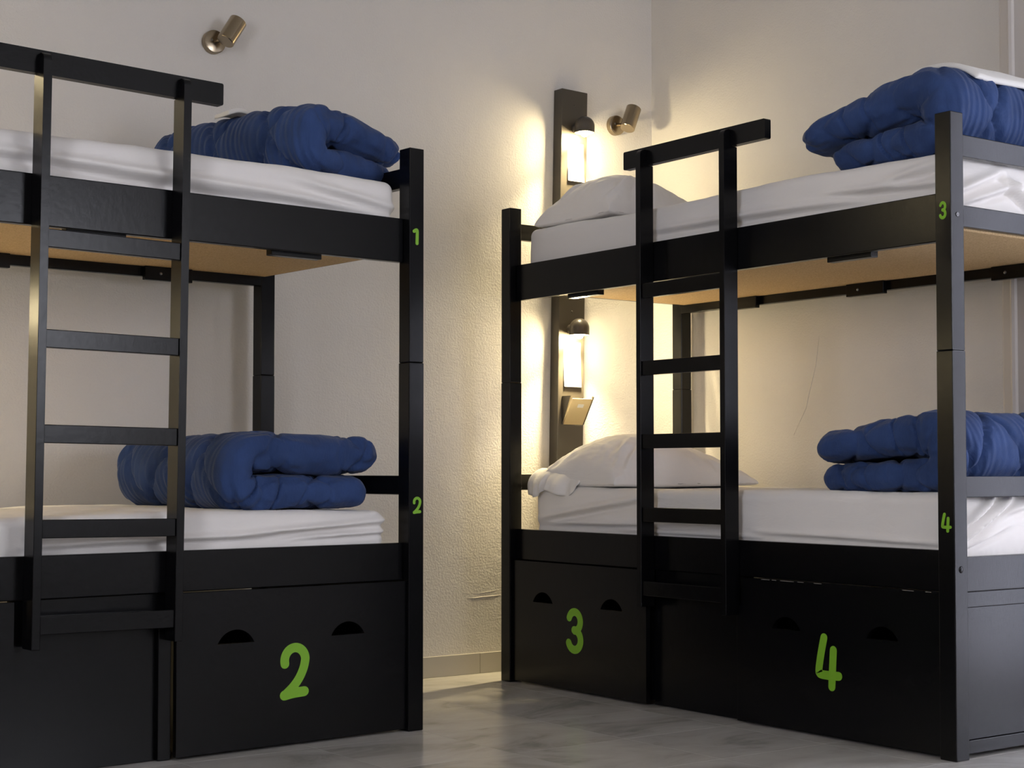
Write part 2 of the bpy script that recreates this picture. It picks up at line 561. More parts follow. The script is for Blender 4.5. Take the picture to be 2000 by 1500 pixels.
def bunk_bed(label, loc, rz, post_nums, drawer_nums):
    K = M['black']
    bed = empty('bunk_bed', loc, (0, 0, rz))
    tag(bed, label, 'bunk bed', 'black wooden bunk beds')
    xs = [(-PW, 0.0), (-BL, -BL + PW)]
    ys = [(0.0, PW), (BW - PW, BW)]
    first_up = first_lo = None
    for i, (xa, xb) in enumerate(xs):
        for j, (ya, yb) in enumerate(ys):
            lo = box('lower_post', xa, xb, ya, yb, 0.0, 1.1008, K, bed, 0.0025)
            up = box('upper_post', xa + 0.0006, xb - 0.0006, ya + 0.0006, yb - 0.0006, 1.1012, 1.75, K, bed, 0.0025)
            if i == 0 and j == 0:
                first_lo, first_up = lo, up
    numeral(post_nums[0], -0.029, 0.0006, 1.482, 0.050, 0.044 if post_nums[0] != '1' else 0.055, first_up)
    numeral(post_nums[1], -0.0265, 0.0, 0.672 if post_nums[1] == '2' else 0.637, 0.052, 0.056, first_lo)
    # bolts on the end faces of the front post
    for z, prt in ((1.470, first_up), (0.511, first_lo)):
        b = bmesh.new()
        if prt is first_up:
            lathe(b, [(0.0, 0.0008), (0.0025, 0.0008), (0.003, 0.0018), (0.0058, 0.0018), (0.0062, 0.0), (0.0, 0.0)], 20)
        else:
            lathe(b, [(0.0, 0.0022), (0.007, 0.0018), (0.0095, 0.0), (0.0, 0.0)], 24)
        o = link('bolt_head', to_mesh(b, 'bolt_head', True), M['steel'] if prt is first_up else K, prt)
        o.location = (-0.0006 if prt is first_up else 0, 0.026, z)
        o.rotation_euler = (0, math.pi / 2, 0)
        if prt is first_up:
            o['label'] = 'small steel bolt'
    xi0, xi1 = -BL + PW, -PW
    RT = 0.026
    for side in (0, 1):
        ya, yb = (REC, REC + RT) if side == 0 else (BW - REC - RT, BW - REC)
        box('upper_side_rail', xi0, xi1, ya, yb, 1.4043, 1.537, K, bed)
        box('lower_side_rail', xi0, xi1, ya, yb, 0.4485, 0.560, K, bed)
    # support plates under the board, bolted to the inside of the rails
    for xc in (-0.415, -1.035, -1.655):
        pf = box('support_bracket', xc - 0.085, xc + 0.085, REC + RT, REC + RT + 0.03, 1.392, 1.4368, K, bed, 0.002)
        pb = box('support_bracket', xc - 0.085, xc + 0.085, BW - REC - RT - 0.022, BW - REC - RT, 1.392, 1.4368, K, bed, 0.002)
        b = bmesh.new()
        lathe(b, [(0.0, 0.003), (0.004, 0.0025), (0.0055, 0.0), (0.0, 0.0)], 12)
        s = link('bolt_head', to_mesh(b, 'bolt_head', True), M['steel'], pb)
        s.location = (xc - 0.03, BW - REC - RT - 0.022, 1.414)
        s.rotation_euler = (math.pi / 2, 0, 0)
    # ends
    yi0, yi1 = PW, BW - PW
    for end in (0, 1):
        xa, xb = (-0.041, -0.015) if end == 0 else (-BL + 0.015, -BL + 0.041)
        box('upper_end_rail', xa, xb, yi0, yi1, 1.4424, 1.501, K, bed)
        box('upper_guard_rail', xa, xb, yi0, yi1, 1.6355, 1.6955, K, bed)
        box('lower_guard_rail', xa, xb, yi0, yi1, 0.7032, 0.761, K, bed)
        box('lower_end_rail', xa, xb, yi0, yi1, 0.448, 0.5425, K, bed)
        s = 0.004
        box('end_board', xa + s if end == 1 else xa, xb if end == 1 else xb - s, yi0, yi1, 0.4055, 0.4475, K, bed, 0.0015)
        box('end_panel', xa + s + 0.002 if end == 1 else xa, xb if end == 1 else xb - s - 0.002, yi0, yi1, 0.0485, 0.4050, K, bed, 0.0015)
        box('end_plinth', xa, xb, yi0, yi1, 0.012, 0.048, K, bed, 0.0015)
    ub = box('bed_base_board', -1.992, -0.043, REC + RT + 0.001, BW - REC - RT - 0.001, 1.437, 1.4545, M['chip'], bed, 0.0005)
    ub['label'] = 'tan chipboard base'
    box('bed_base_board', -1.992, -0.043, REC + RT + 0.001, BW - REC - RT - 0.001, 0.486, 0.502, M['chip'], bed, 0.0005)
    # storage: two drawers with a recessed panel between them
    box('centre_panel', -1.266, -0.818, 0.048, 0.064, 0.002, 0.447, K, bed, 0.001)
    box('centre_stile', -0.860, -0.822, 0.030, 0.0475, 0.002, 0.36, K, bed, 0.002)
    for k, (xa, xb) in enumerate(((-0.815, -0.0565), (-2.0105, -1.268))):
        c1, c2 = (-0.633, -0.263) if k == 0 else (-1.830, -1.447)
        z0, z1 = 0.008, 0.4465
        fr = plate_with_holes('drawer_front', [(xa, z0), (xb, z0), (xb, z1), (xa, z1)],
                              [half_moon(c1, 0.301, 0.116, 0.038), half_moon(c2, 0.301, 0.116, 0.038)], 0.013, 0.018, K, bed)
        b = bmesh.new()
        d = 0.62
        bm_box(b, xa + 0.01, xa + 0.026, 0.032, 0.032 + d, 0.03, 0.36)
        bm_box(b, xb - 0.026, xb - 0.01, 0.032, 0.032 + d, 0.03, 0.36)
        bm_box(b, xa + 0.01, xb - 0.01, 0.032 + d, 0.048 + d, 0.03, 0.36)
        bm_box(b, xa + 0.01, xb - 0.01, 0.032, 0.048 + d, 0.015, 0.03)
        link('drawer_box', to_mesh(b, 'drawer_box'), K, fr)
        if drawer_nums[k] == '4':
            b = bmesh.new()
            for xa_, xb_ in ((-0.735, -0.700), (-0.690, -0.672), (-0.655, -0.600), (-0.585, -0.560), (-0.520, -0.490), (-0.19, -0.15), (-0.11, -0.09)):
                bm_box(b, xa_, xb_, 0.0126, 0.0140, 0.4448, 0.4462)
            w_ = link('worn_edge', to_mesh(b, 'worn_edge'), M['raw'], fr)
            w_['kind'] = 'stuff'
            w_['label'] = 'chipped paint along the drawer edge'
        if drawer_nums[k]:
            xc, zc = (-0.448, 0.209) if k == 0 else (-1.648, 0.216)
            if drawer_nums[k] == '4': xc, zc = -0.465, 0.221
            numeral(drawer_nums[k], xc, 0.013, zc, 0.160, 0.172 if drawer_nums[k] != '4' else 0.165, fr)
    return bed

A_LOC, A_RZ = (-1.7972, -1.0031, 0.0), 0.0617
B_LOC, B_RZ = (-0.9462, -2.2930, 0.0), -math.pi / 2
bunk_bed('black bunk bed at left, its front post marked 1 and 2', A_LOC, A_RZ, ('1', '2'), ('2', None))
bunk_bed('black bunk bed in the corner, its front post marked 3 and 4', B_LOC, B_RZ, ('3', '4'), ('4', '3'))

def bed_matrix(which):
    l, r = (A_LOC, A_RZ) if which == 'A' else (B_LOC, B_RZ)
    return Matrix.Translation(l) @ Matrix.Rotation(r, 4, 'Z')

# ------------------------------------------------------------------ ladders
def ladder(label, which, xc, xboard, tilt, dz):
    m = bed_matrix(which) @ Matrix.Translation((xc, REC - 0.0008, 0.0)) @ Matrix.Translation((0, 0, 1.1)) @ Matrix.Rotation(tilt, 4, 'Y') @ Matrix.Translation((0, 0, -1.1 + dz))
    root = empty('bunk_ladder')
    root.matrix_world = m
    tag(root, label, 'ladder', 'black bunk bed ladders')
    D = 0.058
    out = [(0.0, 0.325), (0.0, 1.786), (-0.029, 1.786), (-0.029, 1.838)]
    for k in range(7):
        a = math.pi / 2 * k / 6
        out.append((-D + 0.018 - 0.018 * math.sin(a), 1.820 + 0.018 * math.cos(a)))
    out += [(-D, 0.325)]
    for s in (-1, 1):
        xa, xb = (0.187, 0.21) if s == 1 else (-0.21, -0.187)
        prism('stile', out, 0, xa, xb, M['black'], root, 0.0015)
    xo = xboard - xc
    hb = 0.333
    pts = []
    for cx, cz, a0 in ((xo + hb - 0.005, 1.848 - 0.005, 0), (xo - hb + 0.005, 1.848 - 0.005, 90), (xo - hb + 0.005, 1.787 + 0.005, 180), (xo + hb - 0.005, 1.787 + 0.005, 270)):
        for k in range(4):
            a = math.radians(a0 + 30 * k)
            pts.append((cx + 0.005 * math.cos(a), cz + 0.005 * math.sin(a)))
    prism('grab_rail', pts, 1, -0.0285, -0.003, M['black'], root)
    for zt in (1.389, 1.133, 0.8915, 0.651, 0.409):
        box('rung', -0.1868, 0.1868, -0.053, -0.031, zt - 0.047, zt, M['black'], root, 0.002)
    return root
ladder('black wooden ladder with a grab rail on the left bunk bed', 'A', -1.021, -1.031, 0.011, 0.0)
ladder('black wooden ladder on the corner bunk bed in front of the pillows', 'B', -1.057, -1.031, 0.0, 0.004)

# ------------------------------------------------------------------ bedding
def fbm(p, sc, octv=3):
    return mnoise.fractal(Vector(p) * sc, 1.0, 2.0, octv)

def mattress(label, which, x0, x1, y0, y1, z0, z1, folds, seed, sag=0.006):
    """rounded slab under a fitted sheet; folds: (face, a0, z0, a1, z1, width, height)"""
    r = 0.032
    nx, ny, nz = 300, 110, 34
    bm = bmesh.new()
    def grid(fn, na, nb):
        vsl = [[bm.verts.new(fn(i / na, j / nb)) for j in range(nb + 1)] for i in range(na + 1)]
        for i in range(na):
            for j in range(nb):
                bm.faces.new((vsl[i][j], vsl[i + 1][j], vsl[i + 1][j + 1], vsl[i][j + 1]))
    X = lambda u: x0 + (x1 - x0) * u
    Y = lambda u: y0 + (y1 - y0) * u
    Z = lambda u: z0 + (z1 - z0) * u
    grid(lambda a, b: (X(a), Y(b), z1), nx, ny)
    grid(lambda a, b: (X(a), Y(b), z0), 40, 16)
    grid(lambda a, b: (X(a), y0, Z(b)), nx, nz)
    grid(lambda a, b: (X(a), y1, Z(b)), nx, nz)
    grid(lambda a, b: (x0, Y(a), Z(b)), ny, nz)
    grid(lambda a, b: (x1, Y(a), Z(b)), ny, nz)
    bmesh.ops.remove_doubles(bm, verts=bm.verts, dist=1e-5)
    off = Vector((seed * 3.1, seed * 1.7, seed))
    for v in bm.verts:
        p = v.co.copy()
        rb = 0.012
        c = Vector((min(max(p.x, x0 + r), x1 - r), min(max(p.y, y0 + r), y1 - r), min(max(p.z, z0 + rb), z1 - r)))
        d = p - c
        if d.length > 1e-7:
            rr = r
            q = c + d.normalized() * (r if p.z > z0 + rb else rb * 0 + min(r, d.length))
        else:
            q = p; 
        nrm = d.normalized() if d.length > 1e-7 else Vector((0, 0, 1))
        nfac = fbm(q + off, 4.0, 2) * 0.0045 + fbm(q + off, 13.0, 2) * 0.0016
        for face, a0, h0, a1, h1, w, hgt in folds:
            hgt = hgt * 2.6
            if face == 'front' and nrm.y < -0.3: a = q.x
            elif face == 'end' and nrm.x > 0.3: a = q.y
            else: continue
            A_ = Vector((a0, h0)); B_ = Vector((a1, h1)); Pp = Vector((a, q.z))
            t = max(0, min(1, (Pp - A_).dot(B_ - A_) / (B_ - A_).length_squared))
            cl = A_ + (B_ - A_) * t
            dist = (Pp - cl).length
            sgn = (Pp - cl).dot(Vector((-(B_ - A_).y, (B_ - A_).x)).normalized())
            taper = math.sin(math.pi * min(1, max(0, 0.08 + 0.84 * t)))
            # an asymmetric crease: ridge above, groove below
            nfac += hgt * taper * math.exp(-((sgn - 0.3 * w) / w) ** 2) * (1 if dist < 4 * w else 0) * (math.exp(-max(0, dist - abs(sgn)) / 0.03))
            nfac -= 0.8 * hgt * taper * math.exp(-((sgn + 1.1 * w) / w) ** 2) * math.exp(-max(0, dist - abs(sgn)) / 0.03)
        q = q + nrm * nfac
        q.z -= sag * (0.5 - 0.5 * math.cos(2 * math.pi * (q.x - x0) / (x1 - x0) * 1.5)) * max(0, (q.z - z0) / (z1 - z0))
        # gathered hem near the bottom edge
        if q.z < z0 + 0.05 and abs(nrm.z) < 0.6:
            a = q.x if abs(nrm.y) > abs(nrm.x) else q.y
            q += nrm * 0.0012 * math.sin(a * 210 + 3 * math.sin(a * 31))
        v.co = q
    me = to_mesh(bm, 'mattress', True)
    o = link('mattress', me, M['sheet'])
    o.matrix_world = bed_matrix(which)
    tag(o, label, 'mattress', 'mattresses in white fitted sheets')
    return o

Fo = 'front'
mattress('upper mattress in white sheet on the left bunk bed', 'A', -2.0, -0.060, 0.064, 0.846, 1.456, 1.659,
         [(Fo, -1.5, 1.60, -0.15, 1.555, 0.014, 0.010), (Fo, -1.1, 1.575, -0.5, 1.548, 0.010, 0.008), (Fo, -0.45, 1.62, -0.05, 1.57, 0.014, 0.008)], 1)
mattress('lower mattress in white sheet on the left bunk bed', 'A', -2.0, -0.092, 0.064, 0.846, 0.503, 0.668,
         [(Fo, -1.2, 0.585, -0.5, 0.592, 0.010, 0.008), (Fo, -0.6, 0.595, -0.08, 0.635, 0.010, 0.010), (Fo, -0.4, 0.585, -0.08, 0.600, 0.007, 0.006)], 2, 0.012)
mattress('upper mattress in white sheet on the corner bunk bed', 'B', -1.992, -0.055, 0.064, 0.846, 1.456, 1.672,
         [(Fo, -1.3, 1.585, -0.4, 1.565, 0.012, 0.008), (Fo, -0.5, 1.60, -0.06, 1.575, 0.012, 0.008), (Fo, -0.30, 1.60, -0.08, 1.635, 0.014, 0.007),
          ('end', 0.05, 1.53, 0.30, 1.63, 0.014, 0.010), ('end', 0.12, 1.52, 0.38, 1.60, 0.012, 0.010), ('end', 0.30, 1.62, 0.42, 1.53, 0.012, 0.010), ('end', 0.42, 1.54, 0.6, 1.62, 0.014, 0.010)], 3, 0.010)
mattress('lower mattress in white sheet on the corner bunk bed', 'B', -1.940, -0.055, 0.064, 0.846, 0.503, 0.718,
         [(Fo, -1.9, 0.60, -1.3, 0.69, 0.012, 0.010), (Fo, -1.9, 0.585, -1.0, 0.60, 0.009, 0.007), (Fo, -1.5, 0.575, -0.8, 0.568, 0.007, 0.006), (Fo, -0.8, 0.585, -0.08, 0.575, 0.008, 0.006),
          ('end', 0.06, 0.60, 0.26, 0.71, 0.010, 0.012), ('end', 0.08, 0.57, 0.34, 0.71, 0.010, 0.011), ('end', 0.06, 0.55, 0.30, 0.62, 0.009, 0.008), ('end', 0.3, 0.66, 0.5, 0.70, 0.012, 0.008)], 4, 0.006)

def duvet(label, which, spine_x, sgn, l_low, l_up, t_low, t_up, y0, y1, z0, droop, seed, spine_r=None, tip=0.0, yaw=0.0, bulge=0.0):
    """quilt folded double: lower and upper layer joined by a rounded spine at spine_x; layers run from the spine in direction sgn"""
    t = (t_low + t_up) / 2
    g = 0.004
    r = (t + g) / 2
    pts = []                                  # centre line (X, Z, thickness)
    cxs = r + t / 2
    n1, n2, n3 = 44, 30, 50
    for i in range(n1):
        u = i / n1
        pts.append((l_low + (cxs - l_low) * u, t_low / 2, t_low))
    for i in range(n2):
        a = math.pi * i / n2
        rr = (t_low / 2 + t_up / 2 + g) / 2
        th = t_low + (t_up - t_low) * i / n2
        pts.append((cxs - rr * math.sin(a) * 1.0, t_low / 2 + rr - rr * math.cos(a), th))
    for i in range(n3 + 1):
        u = i / n3
        pts.append((cxs + (l_up - cxs) * u, t_low + g + t_up / 2 + tip * u * u, t_up))
    pts = np.array(pts)
    # arc length
    seg = np.hypot(np.diff(pts[:, 0]), np.diff(pts[:, 1]))
    S = np.concatenate([[0], np.cumsum(seg)])
    tot = S[-1]
    ns = 300
    # denser sampling at the two ends for the round caps
    uu = np.linspace(0, 1, ns)
    ss = tot * (uu + 0.10 * np.sin(2 * np.pi * uu) * -0.5)
    ss = np.clip(ss, 0, tot); ss[0] = 0; ss[-1] = tot
    cx = np.interp(ss, S, pts[:, 0]); cz = np.interp(ss, S, pts[:, 1]); th = np.interp(ss, S, pts[:, 2])
    tx = np.gradient(cx); tz = np.gradient(cz); ln = np.hypot(tx, tz); tx /= ln; tz /= ln
    nxv, nzv = tz, -tx                         # outward = away from the fold's inside for bottom layer (downwards) ...
    W = (y1 - y0)
    nr = 150
    verts = np.zeros((ns, nr, 3)); qn = np.zeros((ns, nr, 3))
    for i in range(ns):
        h = th[i] / 2
        e = min(ss[i], tot - ss[i])
        capr = h * 1.0
        k = max(0.0, 1 - (1 - min(1, e / capr)) ** 2.5) ** (1 / 2.5) if e < capr else 1.0
        k = max(k, 0.02)
        hh = h * k
        endin = (1 - k) * h * 0.9
        hw = W / 2 - endin
        flat = hw - h
        per = 4 * flat + 2 * math.pi * h
        for j in range(nr):
            p = per * j / nr
            if p < 2 * flat: w, q, nw, nq = -flat + p, hh, 0, 1
            elif p < 2 * flat + math.pi * h:
                a = (p - 2 * flat) / h; w, q, nw, nq = flat + h * math.sin(a), hh * math.cos(a), math.sin(a), math.cos(a)
            elif p < 4 * flat + math.pi * h: w, q, nw, nq = flat - (p - 2 * flat - math.pi * h), -hh, 0, -1
            else:
                a = (p - 4 * flat - math.pi * h) / h; w, q, nw, nq = -flat - h * math.sin(a), -hh * math.cos(a), -math.sin(a), -math.cos(a)
            # quilting: diamond seams in (s, w)
            sp = 0.235
            wq = max(-W / 2, min(W / 2, w)) + (W if False else 0)
            a1 = (ss[i] + wq + seed * 0.07 + 0.012 * math.sin(9 * ss[i] + seed)) / sp
            a2 = (ss[i] - wq + seed * 0.11 + 0.012 * math.sin(7 * w + seed)) / sp
            d1 = abs(a1 - round(a1)) * sp * 0.7; d2 = abs(a2 - round(a2)) * sp * 0.7
            dm = min(d1, d2)
            seam = -0.024 * math.exp(-dm / 0.0065) * (1 - 0.8 * abs(nw)) * min(1.0, max(0.0, (e - 0.01) / 0.09))
            # gathers running away from the seams
            gth = 0.0036 * math.sin((a1 - a2) * 17 + 2.2 * math.sin(a1 * 5 + seed)) * math.exp(-dm / 0.05)
            pw = Vector((ss[i] * 1.0, w, q * 2 + seed * 5))
            nz_ = mnoise.fractal(pw * 5.0, 1.0, 2.0, 3) * 0.010 + mnoise.fractal(pw * 16.0, 1.0, 2.0, 2) * 0.0032
            # sharp creases on the round outer edges
            cq = math.sin(ss[i] * 46 + 2.5 * math.sin(ss[i] * 13 + seed) + nq * 1.2)
            gth -= 0.018 * abs(nw) * max(0.0, cq) ** 22 * (0.5 + 0.5 * math.sin(ss[i] * 9 + seed * 2))
            dd = (seam + gth + nz_) * (0.35 + 0.65 * k) 
            q += nq * dd; w += nw * dd
            X_ = cx[i] + nxv[i] * q; Z_ = cz[i] + nzv[i] * q
            verts[i, j] = (X_, w, Z_); qn[i, j] = (ss[i], w, q)
    Lm = max(l_low, l_up)
    # droop towards the open end, keep it on the mattress
    f = 1 - droop * np.clip(verts[:, :, 0] / Lm, 0, 1.1) ** 1.4
    zz = np.maximum(verts[:, :, 2], 0.0006 + 0.004 * 0) * f
    if bulge:
        zz = zz * (1 - bulge * np.clip(np.abs(verts[:, :, 1]) / (W / 2), 0, 1) ** 2.0)
    verts[:, :, 2] = zz
    faces = []
    for i in range(ns - 1):
        for j in range(nr):
            k = (j + 1) % nr
            faces.append((i * nr + j, i * nr + k, (i + 1) * nr + k, (i + 1) * nr + j))
    V = verts.reshape(-1, 3).copy()
    V[:, 0] *= sgn
    V = np.vstack([V, [[verts[0, :, 0].mean() * sgn, 0, verts[0, :, 2].mean()]], [[verts[-1, :, 0].mean() * sgn, 0, verts[-1, :, 2].mean()]]])
    c0, c1_ = ns * nr, ns * nr + 1
    for j in range(nr):
        k = (j + 1) % nr
        faces.append((c0, k, j))
        faces.append((c1_, (ns - 1) * nr + j, (ns - 1) * nr + k))
    me = bpy.data.meshes.new('folded_duvet')
    me.from_pydata([tuple(v) for v in V], [], faces)
    bm = bmesh.new(); bm.from_mesh(me)
    bmesh.ops.recalc_face_normals(bm, faces=bm.faces)
    bm.to_mesh(me); bm.free()
    uvl = me.uv_layers.new(name='quilt_uv')
    UV = np.vstack([qn.reshape(-1, 3)[:, :2], [[0, 0], [tot, 0]]])
    li = np.empty(len(me.loops), dtype=np.int32)
    me.loops.foreach_get('vertex_index', li)
    uvl.data.foreach_set('uv', UV[li].astype(np.float32).ravel())
    for p in me.polygons: p.use_smooth = True
    o = link('folded_duvet', me, M['quilt'])
    o.matrix_world = bed_matrix(which) @ Matrix.Translation((spine_x, (y0 + y1) / 2, z0)) @ Matrix.Rotation(yaw, 4, 'Z')
    tag(o, label, 'duvet', 'folded blue duvets')
    return o

duvet('folded blue duvet on the upper mattress of the left bunk bed', 'A', -0.44, 1, 0.40, 0.445, 0.105, 0.135, 0.09, 0.85, 1.655, 0.36, 1, yaw=0.19)
duvet('folded blue duvet on the lower mattress of the left bunk bed', 'A', -0.63, 1, 0.50, 0.545, 0.105, 0.118, 0.09, 0.80, 0.660, 0.04, 2)
duvet('folded blue duvet under a white towel on the upper corner bunk', 'B', -0.055, -1, 0.46, 0.60, 0.115, 0.165, 0.08, 0.82, 1.662, 0.40, 3)
duvet('folded blue duvet on the lower mattress of the corner bunk bed', 'B', -0.060, -1, 0.51, 0.545, 0.105, 0.135, 0.09, 0.82, 0.713, 0.28, 4)

def pillow(label, which, cx, cy, z0, a, b, h, seed, skew=0.0, rz=0.0, tiltx=0.0):
    n, m_ = 130, 150
    rng = random.Random(int(seed * 10))
    creases = []
    for _ in range(16):
        ca, cb = rng.choice((-1, 1)), rng.choice((-1, 1))
        ua, va = ca * rng.uniform(0.55, 0.97), cb * rng.uniform(0.6, 0.97)
        ln_ = rng.uniform(0.25, 0.6)
        an = math.atan2(-va, -ua) + rng.uniform(-0.6, 0.6)
        creases.append((ua, va, ua + ln_ * math.cos(an), va + ln_ * math.sin(an), rng.uniform(0.03, 0.055), rng.uniform(0.005, 0.010)))
    vsl = []; faces = []
    def P(u, v, s):
        # u, v in [-1, 1]
        uu, vv = u, v
        edge = max(0.0, (1 - abs(u) ** 2.0)) ** 0.50 * max(0.0, (1 - abs(v) ** 2.2)) ** 0.50
        sk = min(1.0, max(0.0, (v + 0.45) / 1.25))
        edge *= 1 - skew * sk * sk * (3 - 2 * sk)
        pin = 1 - 0.05 * (1 - v * v) * abs(u) ** 6 
        pin2 = 1 - 0.05 * (1 - u * u) * abs(v) ** 6
        x = a * uu * pin; y = b * vv * pin2
        rim = min(1.0, (1 - max(abs(u), abs(v))) / 0.035) ** 0.5
        up = (h * 0.93 * edge + 0.009 * rim) if s > 0 else (h * 0.07 * edge + 0.006 * rim)
        q = Vector((x, y, s * up))
        cr = fbm(Vector((x + seed, y, s)), 5.0, 3) * 0.012 * edge + fbm(Vector((x + seed, y * 2.2, s)), 13.0, 2) * 0.004
        ang = math.atan2(v, u)
        cr += 0.004 * math.sin(ang * 22 + 2 * math.sin(ang * 5 + seed)) * (max(abs(u), abs(v)) ** 5) * (1 - max(abs(u), abs(v)) ** 14)
        if s > 0:
            for (ua, va, ub, vb, wd, am) in creases:
                A_ = Vector((ua, va)); B_ = Vector((ub, vb)); Pp = Vector((u, v))
                tt = max(0, min(1, (Pp - A_).dot(B_ - A_) / (B_ - A_).length_squared))
                dd = (Pp - A_ - (B_ - A_) * tt).length
                cr += am * math.sin(math.pi * (0.1 + 0.8 * tt)) * (math.exp(-(dd / wd) ** 2) - 0.5 * math.exp(-((dd - 2 * wd) / wd) ** 2))
        q.z += cr if s > 0 else -abs(cr) * 0.2
        return q
    idx = {}
    for s in (1, -1):
        for i in range(n + 1):
            for j in range(m_ + 1):
                if s == -1 and (i in (0, n) or j in (0, m_)):
                    idx[(s, i, j)] = idx[(1, i, j)]
                    continue
                idx[(s, i, j)] = len(vsl)
                u = math.sin(math.pi * (i / n - 0.5)); v = math.sin(math.pi * (j / m_ - 0.5))
                vsl.append(tuple(P(u, v, s)))
        for i in range(n):
            for j in range(m_):
                f = (idx[(s, i, j)], idx[(s, i + 1, j)], idx[(s, i + 1, j + 1)], idx[(s, i, j + 1)])
                faces.append(f if s == 1 else f[::-1])
    zmin = min(v[2] for v in vsl)
    vsl = [(x, y, z - zmin) for x, y, z in vsl]
    me = bpy.data.meshes.new('pillow')
    me.from_pydata(vsl, [], faces)
    for p in me.polygons: p.use_smooth = True
    o = link('pillow', me, M['sheet'])
    o.matrix_world = bed_matrix(which) @ Matrix.Translation((cx, cy, z0)) @ Matrix.Rotation(rz, 4, 'Z') @ Matrix.Rotation(tiltx, 4, 'X')
    tag(o, label, 'pillow', 'white pillows by the lamps')
    return o
pillow('white pillow on the upper mattress of the corner bunk bed', 'B', -1.745, 0.385, 1.664, 0.215, 0.310, 0.196, 1.3, skew=0.55)
pl2 = pillow('white pillow on the lower mattress of the corner bunk bed', 'B', -1.725, 0.415, 0.709, 0.230, 0.350, 0.190, 5.2, skew=0.30)

# open end of the lower pillowcase hanging over the mattress edge
bm = bmesh.new()
rows = []
nfl = 60
for i in range(nfl + 1):
    t = i / nfl
    x = -1.965 + 0.30 * t
    row = []
    for j in range(13):
        q = j / 12
        wv_ = 0.010 * math.sin(t * 19 + 1.5 * q) * q + 0.006 * math.sin(t * 41) * q
        yy = 0.115 - (0.075 * q ** 0.7) * (1 - 0.8 * t ** 4) + wv_ * (1 - t ** 4) - 0.02 * math.sin(math.pi * q) * (1 - t)
        zz = 0.785 - 0.035 * t ** 2 - (0.090 + 0.016 * math.sin(t * 10.5 + 0.5)) * (1 - t ** 4) * q ** 1.2
        row.append((x + 0.02 * q * math.sin(t * 11), yy, zz))
    rows.append(row)
TT = 0.003
va = [[bm.verts.new(p) for p in r] for r in rows]
vb = [[bm.verts.new((p[0], p[1] + TT, p[2] - TT * 0.3)) for p in r] for r in rows]
for i in range(nfl):
    for j in range(12):
        bm.faces.new((va[i][j], va[i + 1][j], va[i + 1][j + 1], va[i][j + 1]))
        bm.faces.new((vb[i][j], vb[i][j + 1], vb[i + 1][j + 1], vb[i + 1][j]))
    for j in (0, 12):
        bm.faces.new((va[i][j], va[i + 1][j], vb[i + 1][j], vb[i][j]))
for i in (0, nfl):
    for j in range(12):
        bm.faces.new((va[i][j], va[i][j + 1], vb[i][j + 1], vb[i][j]))
flap = link('pillowcase_flap', to_mesh(bm, 'pillowcase_flap', True), M['sheet'], pl2)
flap.matrix_parent_inverse = (bed_matrix('B') @ Matrix.Translation((-1.725, 0.415, 0.709))).inverted()
flap.matrix_basis = bed_matrix('B')

# white towels laid on two of the duvets
def towel(label, which, path, y0, y1, th, wob):
    """path: (x, z) along the bed; folded towel of thickness th lying on the duvet, from y0 to y1"""
    bm = bmesh.new()
    P = [Vector(p) for p in path]
    for _ in range(2):
        Q = [P[0]]
        for a, b in zip(P[:-1], P[1:]):
            Q += [a * 0.75 + b * 0.25, a * 0.25 + b * 0.75]
        Q.append(P[-1]); P = Q
    ny = 30
    rows = []
    for i, p in enumerate(P):
        t = (P[min(i + 1, len(P) - 1)] - P[max(i - 1, 0)]).normalized()
        nn = Vector((-t.y, t.x))
        if nn.y < 0: nn = -nn
        row = []
        for s in (0, 1):
            for j in range(ny + 1):
                jj = j if s == 0 else ny - j
                y = y0 + (y1 - y0) * jj / ny
                hgt = wob * fbm(Vector((p.x, y, 1.0)), 6.0, 2)
                edge = min(1.0, min(jj, ny - jj) / 1.5 + 0.35) * min(1.0, min(i, len(P) - 1 - i) / 2.0 + 0.4)
                q = p + nn * ((th * edge if s else 0.0) + hgt)
                row.append(bm.verts.new((q.x, y, q.y)))
        rows.append(row)
    m_ = len(rows[0])
    for a, b in zip(rows[:-1], rows[1:]):
        for j in range(m_):
            k = (j + 1) % m_
            bm.faces.new((a[j], a[k], b[k], b[j]))
    bm.faces.new(rows[0]); bm.faces.new(rows[-1][::-1])
    o = link('folded_towel', to_mesh(bm, 'folded_towel', True), M['towel'])
    o.matrix_world = bed_matrix(which)
    tag(o, label, 'towel', 'white towels on the upper duvets')
    return o
towel('folded white towel lying on the upper duvet of the corner bunk bed', 'B', [(-0.31, 1.945), (-0.22, 1.945), (-0.14, 1.925), (-0.085, 1.885)], 0.22, 0.62, 0.016, 0.004)
towel('white towel corner peeking over the upper duvet of the left bunk', 'A', [(-0.42, 1.872), (-0.38, 1.886), (-0.34, 1.876)], 0.44, 0.53, 0.014, 0.004)

